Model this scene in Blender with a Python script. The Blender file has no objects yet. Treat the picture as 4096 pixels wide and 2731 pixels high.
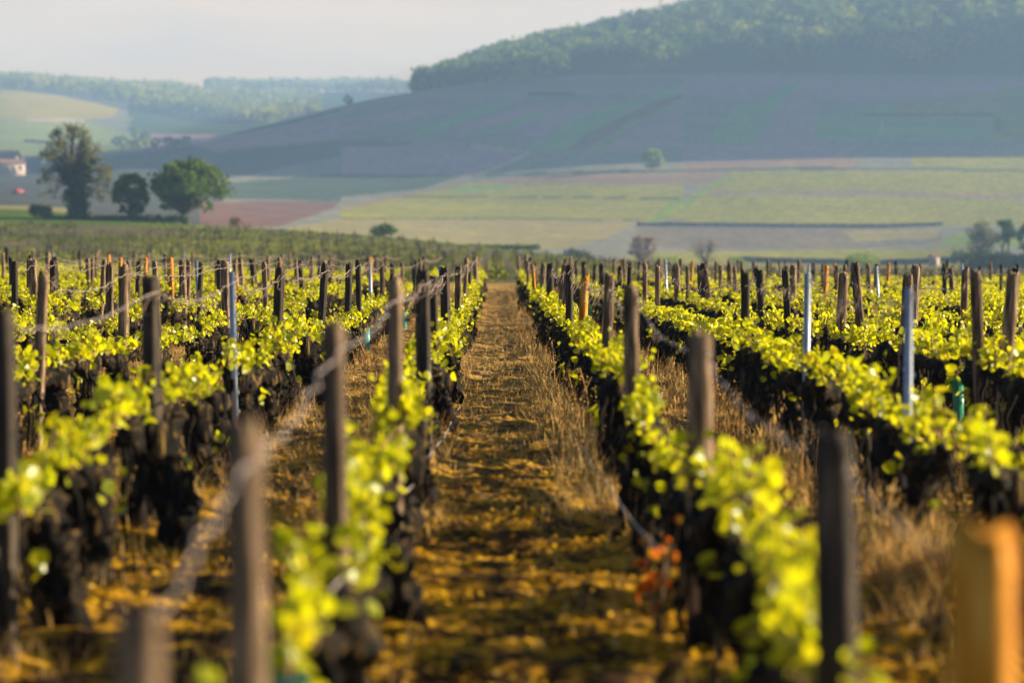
import bpy, math, random
import numpy as np
from mathutils import Vector, Matrix
SC = bpy.context.scene
COL = SC.collection
rng = np.random.default_rng(7)
R = math.radians

# ------------------------------------------------------------------ camera
CAM_H = 1.23
cam = bpy.data.cameras.new('camera')
cam.lens = 85; cam.sensor_width = 36; cam.sensor_fit = 'HORIZONTAL'
cam.clip_start = 0.1; cam.clip_end = 20000
cam.dof.use_dof = True; cam.dof.focus_distance = 20.5; cam.dof.aperture_fstop = 2.25
cam_o = bpy.data.objects.new('camera', cam); COL.objects.link(cam_o)
cam_o.location = (0, 0, CAM_H)
cam_o.rotation_euler = (R(90) - math.atan(264 / 5553), 0, -math.atan(36 / 5553))
SC.camera = cam_o

# ------------------------------------------------------------------ light
SUN_AZ, SUN_EL = 80.0, 15.0          # degrees right of the rows' direction, above the horizon
sd = Vector((math.sin(R(SUN_AZ)) * math.cos(R(SUN_EL)), math.cos(R(SUN_AZ)) * math.cos(R(SUN_EL)), math.sin(R(SUN_EL))))
sun = bpy.data.lights.new('sun', 'SUN'); sun.energy = 5.0; sun.angle = R(0.5); sun.color = (1, 0.84, 0.58)
sun_o = bpy.data.objects.new('sun', sun); COL.objects.link(sun_o)
sun_o.rotation_euler = sd.to_track_quat('Z', 'Y').to_euler()
W = bpy.data.worlds.new('World'); SC.world = W; W.use_nodes = True
nt = W.node_tree; bg = nt.nodes['Background']
sky = nt.nodes.new('ShaderNodeTexSky'); sky.sky_type = 'NISHITA'; sky.sun_disc = False
sky.sun_elevation = R(SUN_EL); sky.sun_rotation = R(SUN_AZ)
sky.air_density = 0.4; sky.dust_density = 0.3; sky.ozone_density = 1.0
tint = nt.nodes.new('ShaderNodeMix'); tint.data_type = 'RGBA'; tint.blend_type = 'MULTIPLY'; tint.inputs[0].default_value = 1
nt.links.new(sky.outputs[0], tint.inputs[6]); tint.inputs[7].default_value = (1.0, .94, .88, 1); # a bright veil of thin cloud low in the north, behind the far hills
tc_ = nt.nodes.new('ShaderNodeTexCoord'); sx_ = nt.nodes.new('ShaderNodeSeparateXYZ'); nt.links.new(tc_.outputs['Generated'], sx_.inputs[0])
fy_ = nt.nodes.new('ShaderNodeMapRange'); fy_.inputs[1].default_value = .78; fy_.inputs[2].default_value = .95; nt.links.new(sx_.outputs[1], fy_.inputs[0])
fz_ = nt.nodes.new('ShaderNodeMapRange'); fz_.inputs[1].default_value = .24; fz_.inputs[2].default_value = .06; nt.links.new(sx_.outputs[2], fz_.inputs[0])
ml_ = nt.nodes.new('ShaderNodeMath'); ml_.operation = 'MULTIPLY'; nt.links.new(fy_.outputs[0], ml_.inputs[0]); nt.links.new(fz_.outputs[0], ml_.inputs[1])
vn_ = nt.nodes.new('ShaderNodeTexNoise'); vn_.inputs['Scale'].default_value = 9; vn_.inputs['Detail'].default_value = 3
vm_ = nt.nodes.new('ShaderNodeMapping'); vm_.inputs['Scale'].default_value = (1, 1, 4); nt.links.new(tc_.outputs['Generated'], vm_.inputs[0]); nt.links.new(vm_.outputs[0], vn_.inputs['Vector'])
vr_ = nt.nodes.new('ShaderNodeValToRGB'); vr_.color_ramp.elements[0].position = .3; vr_.color_ramp.elements[0].color = (7.6, 4.3, 1.4, 1); vr_.color_ramp.elements[1].position = .7; vr_.color_ramp.elements[1].color = (9.6, 5.3, 1.5, 1)
nt.links.new(vn_.outputs['Fac'], vr_.inputs[0])
veil = nt.nodes.new('ShaderNodeMix'); veil.data_type = 'RGBA'; nt.links.new(ml_.outputs[0], veil.inputs[0]); nt.links.new(tint.outputs[2], veil.inputs[6]); nt.links.new(vr_.outputs[0], veil.inputs[7])
nt.links.new(veil.outputs[2], bg.inputs[0])
bg.inputs[1].default_value = 0.05
SC.view_settings.view_transform = 'Standard'; SC.view_settings.look = 'None'
SC.view_settings.exposure = 2.0; SC.view_settings.gamma = 1.0
SC.cycles.use_denoising = True
SC.cycles.max_bounces = 8; SC.cycles.volume_bounces = 0; SC.cycles.transparent_max_bounces = 8
HAZE_DENSITY = 0.00037

# ------------------------------------------------------------------ helpers
def mesh_obj(name, V, F, mat=None, parent=None, smooth=False, attr=None):
    me = bpy.data.meshes.new(name)
    V = np.asarray(V, dtype=np.float32); 
    if isinstance(F, np.ndarray):
        k = F.shape[1]
        me.vertices.add(len(V)); me.vertices.foreach_set('co', V.ravel())
        me.loops.add(F.size); me.loops.foreach_set('vertex_index', F.astype(np.int32).ravel())
        me.polygons.add(len(F)); me.polygons.foreach_set('loop_start', np.arange(0, F.size, k, dtype=np.int32))
        me.update(calc_edges=True)
    else:
        me.from_pydata(V.tolist(), [], F)
    if smooth: me.polygons.foreach_set('use_smooth', [True] * len(me.polygons))
    if attr is not None:
        a = me.color_attributes.new('patch', 'FLOAT_COLOR', 'POINT')
        a.data.foreach_set('color', np.c_[attr, np.ones(len(attr))].astype(np.float32).ravel())
    me.validate()
    if mat: me.materials.append(mat)
    o = bpy.data.objects.new(name, me); COL.objects.link(o)
    if parent: o.parent = parent
    return o
def empty(name, loc=(0, 0, 0), rz=0):
    o = bpy.data.objects.new(name, None); COL.objects.link(o); o.location = loc; o.rotation_euler = (0, 0, rz)
    o.empty_display_size = 0.1
    return o
def tag(o, label=None, cat=None, group=None, kind=None):
    if label: o['label'] = label
    if cat: o['category'] = cat
    if group: o['group'] = group
    if kind: o['kind'] = kind
    return o
def copy_tree(o, parent=None):
    c = o.copy(); COL.objects.link(c)
    if parent: c.parent = parent
    for ch in list(o.children): copy_tree(ch, c)
    return c
class MB:                                # collects vertices and quads (numpy)
    def __init__(s): s.V = []; s.F = []; s.n = 0
    def add(s, V, F):
        s.V.append(np.asarray(V, float)); s.F.append(np.asarray(F, int) + s.n); s.n += len(V); return s
    def arr(s): return np.concatenate(s.V), np.concatenate(s.F)
    def build(s, name, mat, parent=None, smooth=False):
        V, F = s.arr(); return mesh_obj(name, V, F, mat, parent, smooth)
    def tube(s, pts, rad, seg=8, rough=0.0, r=None, cap=True):
        pts = np.asarray(pts, float); n = len(pts); rad = np.broadcast_to(np.asarray(rad, float), (n,))
        T = np.gradient(pts, axis=0); T /= np.linalg.norm(T, axis=1, keepdims=True) + 1e-9
        up = np.array([1., 0, 0]) if abs(T[0, 0]) < 0.8 else np.array([0, 1., 0])
        A = np.cross(T, up); A /= np.linalg.norm(A, axis=1, keepdims=True) + 1e-9
        B = np.cross(T, A)
        th = np.linspace(0, 2 * math.pi, seg, endpoint=False)
        k = np.ones((n, seg)) if rough == 0 else 1 + rough * (r or rng).standard_normal((n, seg))
        V = pts[:, None] + (np.cos(th)[None, :, None] * A[:, None] + np.sin(th)[None, :, None] * B[:, None]) * (rad[:, None] * k)[..., None]
        V = V.reshape(-1, 3); F = []
        for i in range(n - 1):
            for j in range(seg):
                F.append((i * seg + j, i * seg + (j + 1) % seg, (i + 1) * seg + (j + 1) % seg, (i + 1) * seg + j))
        if cap:
            V = np.r_[V, pts[:1], pts[-1:]]; a, b = n * seg, n * seg + 1
            for j in range(0, seg, 2):
                F.append((a, (j + 2) % seg, (j + 1) % seg, j)); q = (n - 1) * seg
                F.append((b, q + j, q + (j + 1) % seg, q + (j + 2) % seg))
        return s.add(V, F)
    def box(s, c, size, rz=0):
        x, y, z = [v / 2 for v in size]
        V = np.array([(-x, -y, -z), (x, -y, -z), (x, y, -z), (-x, y, -z), (-x, -y, z), (x, -y, z), (x, y, z), (-x, y, z)])
        ca, sa = math.cos(rz), math.sin(rz)
        V = np.c_[V[:, 0] * ca - V[:, 1] * sa, V[:, 0] * sa + V[:, 1] * ca, V[:, 2]] + np.asarray(c)
        return s.add(V, [(0, 3, 2, 1), (4, 5, 6, 7), (0, 1, 5, 4), (1, 2, 6, 5), (2, 3, 7, 6), (3, 0, 4, 7)])
# lattice noise for shapes
_tab = np.random.default_rng(3).random((256, 256))
def vnoise(x, y):
    xi = np.floor(x).astype(int); yi = np.floor(y).astype(int); fx = x - xi; fy = y - yi
    fx = fx * fx * (3 - 2 * fx); fy = fy * fy * (3 - 2 * fy)
    a = _tab[xi % 256, yi % 256]; b = _tab[(xi + 1) % 256, yi % 256]; c = _tab[xi % 256, (yi + 1) % 256]; d = _tab[(xi + 1) % 256, (yi + 1) % 256]
    return (a * (1 - fx) + b * fx) * (1 - fy) + (c * (1 - fx) + d * fx) * fy
def fbm(x, y, o=4):
    v = 0; a = 0.5
    for i in range(o): v = v + a * vnoise(x * 2 ** i + 17 * i, y * 2 ** i + 31 * i); a *= 0.5
    return v
# leaf-like faces scattered with random turns
LEAF_V = np.array([(0, 0, 0), (0, .5, -.05), (0, 1, -.12), (-.42, .02, .06), (-.56, .52, .1), (-.28, .9, .02), (.42, .02, .06), (.56, .52, .1), (.28, .9, .02)])
LEAF_F = np.array([(0, 1, 4, 3), (1, 2, 5, 4), (0, 6, 7, 1), (1, 7, 8, 2)])
QUAD_V = np.array([(0, 0, 0), (.5, .45, .08), (0, 1, 0), (-.5, .55, .08)]); QUAD_F = np.array([(0, 1, 2, 3)])
BLADE_V = np.array([(-.5, 0, 0), (.5, 0, 0), (.35, .25, .55), (-.35, .25, .55), (.05, .7, 1), (-.05, .7, 1)]); BLADE_F = np.array([(0, 1, 2, 3), (3, 2, 4, 5)])
def scatter(P, S, TV, TF, r, flat=0.0):
    n = len(P)
    q = r.standard_normal((n, 4)); q /= np.linalg.norm(q, axis=1, keepdims=True)
    w, x, y, z = q.T
    M = np.stack([np.stack([1 - 2 * (y * y + z * z), 2 * (x * y - z * w), 2 * (x * z + y * w)], -1),
                  np.stack([2 * (x * y + z * w), 1 - 2 * (x * x + z * z), 2 * (y * z - x * w)], -1),
                  np.stack([2 * (x * z - y * w), 2 * (y * z + x * w), 1 - 2 * (x * x + y * y)], -1)], 1)
    V = np.einsum('nij,kj->nki', M, TV)
    if flat: V[..., 2] *= (1 - flat)
    V = V * np.asarray(S).reshape(-1, 1, 1) + P[:, None]
    F = TF[None] + (np.arange(n) * len(TV))[:, None, None]
    return V.reshape(-1, 3), F.reshape(-1, TF.shape[1])
def blades(P, Hh, Wd, r, lean=0.5):
    n = len(P); a = r.random(n) * 2 * math.pi; l = lean * r.random(n)
    T = np.broadcast_to(BLADE_V, (n, 6, 3)).copy()
    T[..., 0] *= np.asarray(Wd).reshape(-1, 1); T[..., 1] *= (Hh * l)[:, None]; T[..., 2] *= np.asarray(Hh).reshape(-1, 1)
    c, s_ = np.cos(a)[:, None], np.sin(a)[:, None]
    V = np.stack([T[..., 0] * c - T[..., 1] * s_, T[..., 0] * s_ + T[..., 1] * c, T[..., 2]], -1) + P[:, None]
    F = BLADE_F[None] + (np.arange(n) * 6)[:, None, None]
    return V.reshape(-1, 3), F.reshape(-1, 4)

# ------------------------------------------------------------------ materials
def new_mat(name):
    m = bpy.data.materials.new(name); m.use_nodes = True; t = m.node_tree; t.nodes.clear()
    out = t.nodes.new('ShaderNodeOutputMaterial'); return m, t, out
def noise(t, scale, detail=4, vec=None, rough=0.55):
    n = t.nodes.new('ShaderNodeTexNoise'); n.inputs['Scale'].default_value = scale; n.inputs['Detail'].default_value = detail
    n.inputs['Roughness'].default_value = rough
    if vec: t.links.new(vec, n.inputs['Vector'])
    return n.outputs['Fac']
def ramp(t, fac, stops):
    r = t.nodes.new('ShaderNodeValToRGB'); e = r.color_ramp.elements
    while len(e) < len(stops): e.new(0.5)
    for el, (p, c) in zip(e, stops): el.position = p; el.color = (*c, 1)
    t.links.new(fac, r.inputs[0]); return r.outputs[0]
def mixc(t, fac, a, b, mode='MIX'):
    n = t.nodes.new('ShaderNodeMix'); n.data_type = 'RGBA'; n.blend_type = mode
    for s, v in ((n.inputs[0], fac), (n.inputs[6], a), (n.inputs[7], b)):
        if hasattr(v, 'is_linked'): t.links.new(v, s)
        else: s.default_value = v if not isinstance(v, tuple) else (*v, 1)
    return n.outputs[2]
def pos(t, obj=False, scale=(1, 1, 1)):
    if obj: o = t.nodes.new('ShaderNodeTexCoord').outputs['Object']
    else: o = t.nodes.new('ShaderNodeNewGeometry').outputs['Position']
    if scale == (1, 1, 1): return o
    m = t.nodes.new('ShaderNodeMapping'); m.inputs['Scale'].default_value = scale; t.links.new(o, m.inputs[0]); return m.outputs[0]
def bump(t, h, strength=0.5, dist=0.01):
    b = t.nodes.new('ShaderNodeBump'); b.inputs['Strength'].default_value = strength; b.inputs['Distance'].default_value = dist
    t.links.new(h, b.inputs['Height']); return b.outputs[0]
def rand(t): return t.nodes.new('ShaderNodeObjectInfo').outputs['Random']
def solid(name, stops, scale=8, rough=0.9, obj=True, vscale=(1, 1, 1), bstr=0.0, bdist=0.01, detail=5, spec=0.2, rnd=None, metal=0):
    m, t, out = new_mat(name); p = t.nodes.new('ShaderNodeBsdfPrincipled'); v = pos(t, obj, vscale)
    f = noise(t, scale, detail, v); c = ramp(t, f, stops)
    if rnd: c = mixc(t, 1.0, c, ramp(t, rand(t), rnd), 'MULTIPLY')
    t.links.new(c, p.inputs['Base Color']); p.inputs['Roughness'].default_value = rough; p.inputs['Metallic'].default_value = metal
    p.inputs['Specular IOR Level'].default_value = spec
    if bstr: t.links.new(bump(t, f, bstr, bdist), p.inputs['Normal'])
    t.links.new(p.outputs[0], out.inputs[0]); return m
def leafy(name, stops, trans, tmix=0.5, scale=12, gloss=0.0, big=None):
    m, t, out = new_mat(name); v = pos(t)
    c = ramp(t, noise(t, scale, 2, v), stops)
    if big: c = mixc(t, 1.0, c, ramp(t, noise(t, big[0], 2, v), big[1]), 'MULTIPLY')
    d = t.nodes.new('ShaderNodeBsdfDiffuse'); tr = t.nodes.new('ShaderNodeBsdfTranslucent'); mx = t.nodes.new('ShaderNodeMixShader')
    t.links.new(c, d.inputs[0]); tc = mixc(t, 1.0, c, trans, 'MULTIPLY'); t.links.new(tc, tr.inputs[0]); mx.inputs[0].default_value = tmix
    t.links.new(d.outputs[0], mx.inputs[1]); t.links.new(tr.outputs[0], mx.inputs[2]); o = mx.outputs[0]
    if gloss:
        g = t.nodes.new('ShaderNodeBsdfGlossy'); g.inputs['Roughness'].default_value = 0.35; g.inputs[0].default_value = (.9, .95, 1, 1)
        m2 = t.nodes.new('ShaderNodeMixShader'); m2.inputs[0].default_value = gloss
        t.links.new(o, m2.inputs[1]); t.links.new(g.outputs[0], m2.inputs[2]); o = m2.outputs[0]
    t.links.new(o, out.inputs[0]); return m
M = {}
M['vine_leaf'] = leafy('young_vine_leaf', [(.3, (.24, .29, .008)), (.5, (.43, .45, .010)), (.7, (.55, .49, .012))], (1.4, 1.3, .4), .58, 14, .02)
M['bark'] = solid('vine_bark', [(.42, (.0022, .0014, .0009)), (.55, (.010, .006, .003)), (.65, (.10, .06, .016)), (.78, (.24, .16, .012))], 9, .95, vscale=(4, 4, .9), bstr=1.0, bdist=.014, detail=8)
M['cane'] = solid('cane', [(.3, (.10, .06, .03)), (.7, (.24, .16, .08))], 40)
RNDW = [(0, (.55, .5, .5)), (.5, (.95, .85, .75)), (1, (1.1, 1.0, .95))]
M['wood'] = solid('weathered_wood', [(.34, (.03, .021, .014)), (.52, (.18, .13, .085)), (.68, (.46, .36, .24))], 9, .9, vscale=(7, 7, .6), bstr=.3, bdist=.006, rnd=RNDW)
M['wood_dark'] = solid('dark_wood', [(.32, (.012, .010, .009)), (.58, (.05, .038, .028)), (.76, (.18, .135, .09))], 9, .9, vscale=(7, 7, .6), bstr=.3, bdist=.006)
M['wood_orange'] = solid('ochre_wood', [(.34, (.13, .045, .004)), (.5, (.50, .20, .012)), (.68, (.66, .36, .07))], 7, .85, vscale=(5, 5, .6), bstr=.3, bdist=.005)
M['metal'] = solid('galvanised_steel', [(.3, (.24, .28, .36)), (.7, (.40, .44, .52))], 12, .45, metal=.55, spec=.5)
M['wire'] = solid('rusty_wire', [(.3, (.16, .12, .11)), (.7, (.38, .32, .30))], 60, .6, spec=.4)
M['tendril'] = solid('dry_tendril', [(.3, (.14, .09, .07)), (.7, (.36, .27, .20))], 60)
M['guard_blue'] = leafy('turquoise_plastic', [(.3, (.02, .46, .44)), (.7, (.03, .55, .50))], (1, 1, 1), .45, 6, .06)
M['guard_green'] = leafy('green_plastic', [(.3, (.01, .38, .20)), (.7, (.02, .48, .26))], (1, 1, 1), .45, 6, .06)
M['straw'] = leafy('straw', [(.3, (.44, .26, .08)), (.5, (.64, .44, .17)), (.7, (.78, .62, .32))], (1.15, 1.05, .85), .42, 30, big=(1.3, [(.3, (.7, .58, .45)), (.6, (1, 1, 1))]))
M['litter'] = leafy('dead_leaves', [(.3, (.16, .07, .02)), (.45, (.52, .29, .006)), (.6, (.62, .38, .02)), (.75, (.60, .46, .28))], (1, .9, .6), .3, 22)
M['red_leaf'] = leafy('red_weed', [(.35, (.42, .05, .012)), (.5, (.55, .20, .02)), (.65, (.40, .34, .03))], (1.2, 1, .6), .5, 18)
M['grass_green'] = leafy('green_grass', [(.3, (.05, .10, .015)), (.7, (.14, .20, .03))], (1.1, 1.1, .6), .4, .5)
M['tree_olive'] = leafy('olive_twigs', [(.3, (.11, .11, .035)), (.7, (.22, .20, .06))], (1, 1, .7), .3, .6)
M['tree_dark'] = leafy('dark_ivy', [(.3, (.03, .055, .018)), (.7, (.075, .115, .03))], (1, 1, .6), .25, .7)
M['tree_mid'] = leafy('mid_green', [(.3, (.06, .11, .022)), (.7, (.15, .21, .035))], (1.1, 1.1, .6), .35, .6)
M['tree_light'] = leafy('light_green', [(.3, (.14, .22, .03)), (.7, (.24, .30, .04))], (1.2, 1.2, .6), .4, .5)
M['tree_brown'] = leafy('brown_twigs', [(.3, (.20, .11, .06)), (.7, (.32, .19, .09))], (1, 1, .8), .2, .5)
M['tree_bark'] = solid('tree_bark', [(.3, (.03, .024, .018)), (.7, (.10, .08, .06))], 3, .95)
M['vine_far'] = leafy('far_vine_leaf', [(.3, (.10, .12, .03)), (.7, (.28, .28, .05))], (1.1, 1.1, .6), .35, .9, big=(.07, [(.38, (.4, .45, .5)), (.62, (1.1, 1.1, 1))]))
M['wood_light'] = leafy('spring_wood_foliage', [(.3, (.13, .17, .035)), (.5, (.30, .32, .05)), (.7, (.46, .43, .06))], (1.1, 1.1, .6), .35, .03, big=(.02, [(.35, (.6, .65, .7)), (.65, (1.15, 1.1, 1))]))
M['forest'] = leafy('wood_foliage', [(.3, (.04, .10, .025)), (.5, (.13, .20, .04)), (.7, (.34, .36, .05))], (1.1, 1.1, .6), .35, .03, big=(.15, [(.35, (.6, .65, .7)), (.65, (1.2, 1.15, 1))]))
M['stone'] = solid('field_stone', [(.3, (.08, .075, .07)), (.7, (.22, .20, .17))], .8, .95)
M['sand_stone'] = solid('sand_wall', [(.3, (.50, .38, .22)), (.7, (.62, .50, .32))], .4, .95)
M['plaster'] = solid('plaster', [(.3, (.32, .24, .20)), (.7, (.42, .32, .27))], .5, .9)
M['roof'] = solid('roof_tiles', [(.3, (.16, .08, .07)), (.7, (.26, .14, .11))], .9, .9)
M['glass'] = solid('window_glass', [(.3, (.02, .025, .03)), (.7, (.04, .05, .06))], 1, .2, spec=.5)
M['red_paint'] = solid('red_paint', [(.3, (.30, .04, .05)), (.7, (.36, .06, .07))], 1, .35, spec=.5)
M['tyre'] = solid('tyre', [(.3, (.015, .015, .015)), (.7, (.03, .03, .03))], 5, .9)

# ------------------------------------------------------------------ the lie of the land
# Slope angles were read off the photograph once; from them the land is a plain height field z(X, Y) in metres.
KY = np.array([0, 3, 5, 10, 14, 20, 30, 40, 50, 62, 75.]); KZ = np.array([-.06, -.04, 0, .04, .03, -.05, -.16, -.28, -.35, -.42, -.52])
def z_near(X, Y):
    return np.interp(Y, KY, KZ) - .013 * X * np.minimum(1, Y / 30)
TU = (np.array([-3200, -1000, 0, 300, 600, 900, 1140, 1400, 1700, 2000, 2352, 3000, 4600]) - 1140) / 5553
TY = np.array([75, 90, 150, 220, 280, 330, 420, 550, 700, 900, 1150, 1400, 1700, 2000, 2600, 3500, 4200.])
TE = {  # rows: distance; columns: direction; value: 0.01 degree-like slope steps below eye level
 90:  [630, 636, 640, 646, 650, 655, 658, 662, 666, 670, 674, 680, 690],
 150: [570, 580, 590, 595, 600, 607, 615, 630, 645, 650, 650, 650, 650],
 220: [520, 532, 540, 545, 553, 572, 592, 612, 635, 640, 640, 640, 640],
 280: [480, 495, 503, 510, 525, 545, 570, 600, 630, 634, 632, 632, 632],
 330: [470, 475, 480, 502, 530, 552, 580, 606, 628, 628, 622, 620, 620],
 420: [462, 464, 467, 490, 522, 556, 584, 605, 622, 620, 603, 600, 598],
 550: [445, 446, 448, 470, 505, 535, 560, 575, 592, 595, 575, 570, 568],
 700: [425, 424, 425, 440, 470, 495, 512, 520, 525, 530, 520, 515, 512],
 900: [408, 406, 405, 400, 425, 432, 425, 408, 400, 395, 395, 390, 385],
 1150:[400, 398, 398, 356, 320, 303, 288, 281, 280, 280, 280, 276, 270],
 1400:[420, 415, 410, 366, 292, 222, 193, 181, 180, 185, 188, 185, 180],
 1700:[350, 350, 350, 352, 325, 255, 150, 90, 25, -10, -30, -45, -60],
 2000:[282, 288, 295, 318, 315, 290, 205, 130, 70, 30, 15, 0, -10],
 2600:[190, 198, 208, 240, 270, 285, 260, 220, 180, 160, 150, 140, 130],
 3500:[195, 196, 198, 205, 215, 213, 214, 220, 230, 230, 230, 230, 230],
 4200:[250] * 13}
def pchip(x, y, xi):
    h = np.diff(x); d = np.diff(y, axis=0) / h[:, None]
    m = np.zeros_like(y); m[0] = d[0]; m[-1] = d[-1]
    s = d[:-1] * d[1:] > 0; with_ = 2 * d[:-1] * d[1:] / np.where(s, d[:-1] + d[1:], 1); m[1:-1] = np.where(s, with_, 0)
    i = np.clip(np.searchsorted(x, xi) - 1, 0, len(x) - 2); t = ((xi - x[i]) / h[i])[:, None]; hh = h[i][:, None]
    return (2 * t**3 - 3 * t**2 + 1) * y[i] + (t**3 - 2 * t**2 + t) * hh * m[i] + (-2 * t**3 + 3 * t**2) * y[i + 1] + (t**3 - t**2) * hh * m[i + 1]
_E = np.zeros((len(TY), len(TU)))
for i, Y in enumerate(TY):
    _E[i] = 520 + 5553 * (CAM_H - z_near(TU * 75, 75.)) / 75 if Y == 75 else TE[int(Y)]
_gy = np.linspace(math.log(75), math.log(4200), 500); _gu = np.linspace(TU[0], TU[-1], 420)
_G = pchip(np.log(TY), _E, _gy); _G = pchip(TU, _G.T.copy(), _gu).T          # (500, 420)
def z_far(X, Y):
    X = np.asarray(X, float); Y = np.asarray(Y, float); u = X / Y
    a = np.clip((np.log(Y) - _gy[0]) / (_gy[1] - _gy[0]), 0, 498.999); b = np.clip((u - _gu[0]) / (_gu[1] - _gu[0]), 0, 418.999)
    i = a.astype(int); j = b.astype(int); fa = a - i; fb = b - j
    e = (_G[i, j] * (1 - fa) + _G[i + 1, j] * fa) * (1 - fb) + (_G[i, j + 1] * (1 - fa) + _G[i + 1, j + 1] * fa) * fb
    z = CAM_H + (520 - e) / 5553 * Y
    w = np.clip((X - .228 * Y) / 260, 0, 1); w = w * w * (3 - 2 * w)              # an unseen rise added outside the frame, shaped to shade the slope
    e_ = w * np.exp(-np.abs((Y - SHADE_RISE[1]) / SHADE_RISE[2]) ** 6 - np.abs(np.maximum(X - 760, 0) / 420) ** 4)
    z = z + e_ * np.maximum(SHADE_RISE[0] - z, 0)
    return z
SHADE_RISE = (285, 1300, 268)
def ground_z(X, Y):
    X = np.asarray(X, float); Y = np.asarray(Y, float)
    return np.where(Y < 75, z_near(X, Y), z_far(X, np.maximum(Y, 75)))
def at(xd, Y):                                                        # a direction (in photograph steps) and a distance -> a spot on the land
    X = (xd - 1140) / 5553 * Y; return X, Y, float(ground_z(X, Y))

def soil_z(X, Y):                                                     # the near ground with its clods, moss cushions and low ridges under the rows
    X = np.asarray(X, float); Y = np.asarray(Y, float)
    b = fbm(X * 3.2, Y * 2.2, 5) - .47
    z = .12 * b + .04 * (fbm(X * 14 + 9, Y * 10, 3) - .44)
    z = z + .03 * np.exp(-((np.abs(X + .385 - np.round(X + .385))) / .18) ** 2) - .012
    return ground_z(X, Y) + z * np.clip((75 - Y) / 8, 0, 1)
def sheet(name, us, Ys, mat, attr=None, bumps=False):
    U, Yg = np.meshgrid(us, Ys); X = U * Yg; Z = ground_z(X, Yg)
    if bumps: Z = soil_z(X, Yg)
    V = np.stack([X, Yg, Z], -1).reshape(-1, 3); n, k = U.shape
    i = np.arange(n - 1)[:, None] * k + np.arange(k - 1)[None]
    F = np.stack([i, i + 1, i + k + 1, i + k], -1).reshape(-1, 4)
    return mesh_obj(name, V, F, mat, smooth=True, attr=attr(U, Yg) if attr else None)

# near soil: moss, dead leaves and bare earth
m, t, out = new_mat('vineyard_soil'); p = t.nodes.new('ShaderNodeBsdfPrincipled'); v = pos(t)
c1 = ramp(t, noise(t, 5.5, 6, v, .65), [(.38, (.02, .010, .004)), (.48, (.09, .045, .008)), (.54, (.44, .26, .004)), (.63, (.64, .39, .012)), (.74, (.62, .42, .14))])
c2 = ramp(t, noise(t, 38, 4, v, .7), [(.36, (.22, .17, .12)), (.52, (.95, .9, .8)), (.7, (1.3, 1.2, 1.0))])
c3 = ramp(t, noise(t, .9, 3, v), [(.38, (.75, .65, .55)), (.6, (1.1, 1.05, 1))])
sp_ = t.nodes.new('ShaderNodeSeparateXYZ'); t.links.new(v, sp_.inputs[0])
mr_ = t.nodes.new('ShaderNodeMapRange'); mr_.inputs[1].default_value = 8; mr_.inputs[2].default_value = 22; mr_.inputs[4].default_value = .65; t.links.new(sp_.outputs[1], mr_.inputs[0])
dry = ramp(t, noise(t, 3.5, 5, v, .65), [(.34, (.20, .11, .03)), (.5, (.60, .42, .15)), (.66, (.72, .55, .26))])      # matted dry grass farther up the lane
c1 = mixc(t, mr_.outputs[0], c1, dry)
c = mixc(t, 1.0, mixc(t, 1.0, c1, c2, 'MULTIPLY'), c3, 'MULTIPLY')
t.links.new(c, p.inputs['Base Color']); p.inputs['Roughness'].default_value = .95; p.inputs['Specular IOR Level'].default_value = .1
t.links.new(bump(t, noise(t, 30, 6, v, .7), 1.0, .02), p.inputs['Normal']); t.links.new(p.outputs[0], out.inputs[0]); M['soil'] = m
# far land: field colours, some with hill shade painted in, mottled by vines
m, t, out = new_mat('field_cover'); p = t.nodes.new('ShaderNodeBsdfPrincipled'); v = pos(t)
at_ = t.nodes.new('ShaderNodeAttribute'); at_.attribute_name = 'patch'
c2 = ramp(t, noise(t, .22, 5, v, .7), [(.3, (.62, .66, .7)), (.5, (1, 1, 1)), (.7, (1.45, 1.35, 1.1))])
c3 = ramp(t, noise(t, .02, 3, v), [(.35, (.86, .9, .95)), (.65, (1.1, 1.07, 1))])
wv = t.nodes.new('ShaderNodeTexWave'); wv.inputs['Scale'].default_value = .10; wv.inputs['Distortion'].default_value = 6
mp = t.nodes.new('ShaderNodeMapping'); mp.inputs['Rotation'].default_value = (0, 0, .35); t.links.new(v, mp.inputs[0]); t.links.new(mp.outputs[0], wv.inputs[0])
c4 = ramp(t, wv.outputs[1], [(.2, (.9, .91, .93)), (.8, (1.06, 1.06, 1.03))])
c = mixc(t, 1.0, mixc(t, 1.0, mixc(t, 1.0, at_.outputs['Color'], c2, 'MULTIPLY'), c3, 'MULTIPLY'), c4, 'MULTIPLY')
t.links.new(c, p.inputs['Base Color']); p.inputs['Roughness'].default_value = 1; p.inputs['Specular IOR Level'].default_value = 0
t.links.new(p.outputs[0], out.inputs[0]); M['fields'] = m

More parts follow.
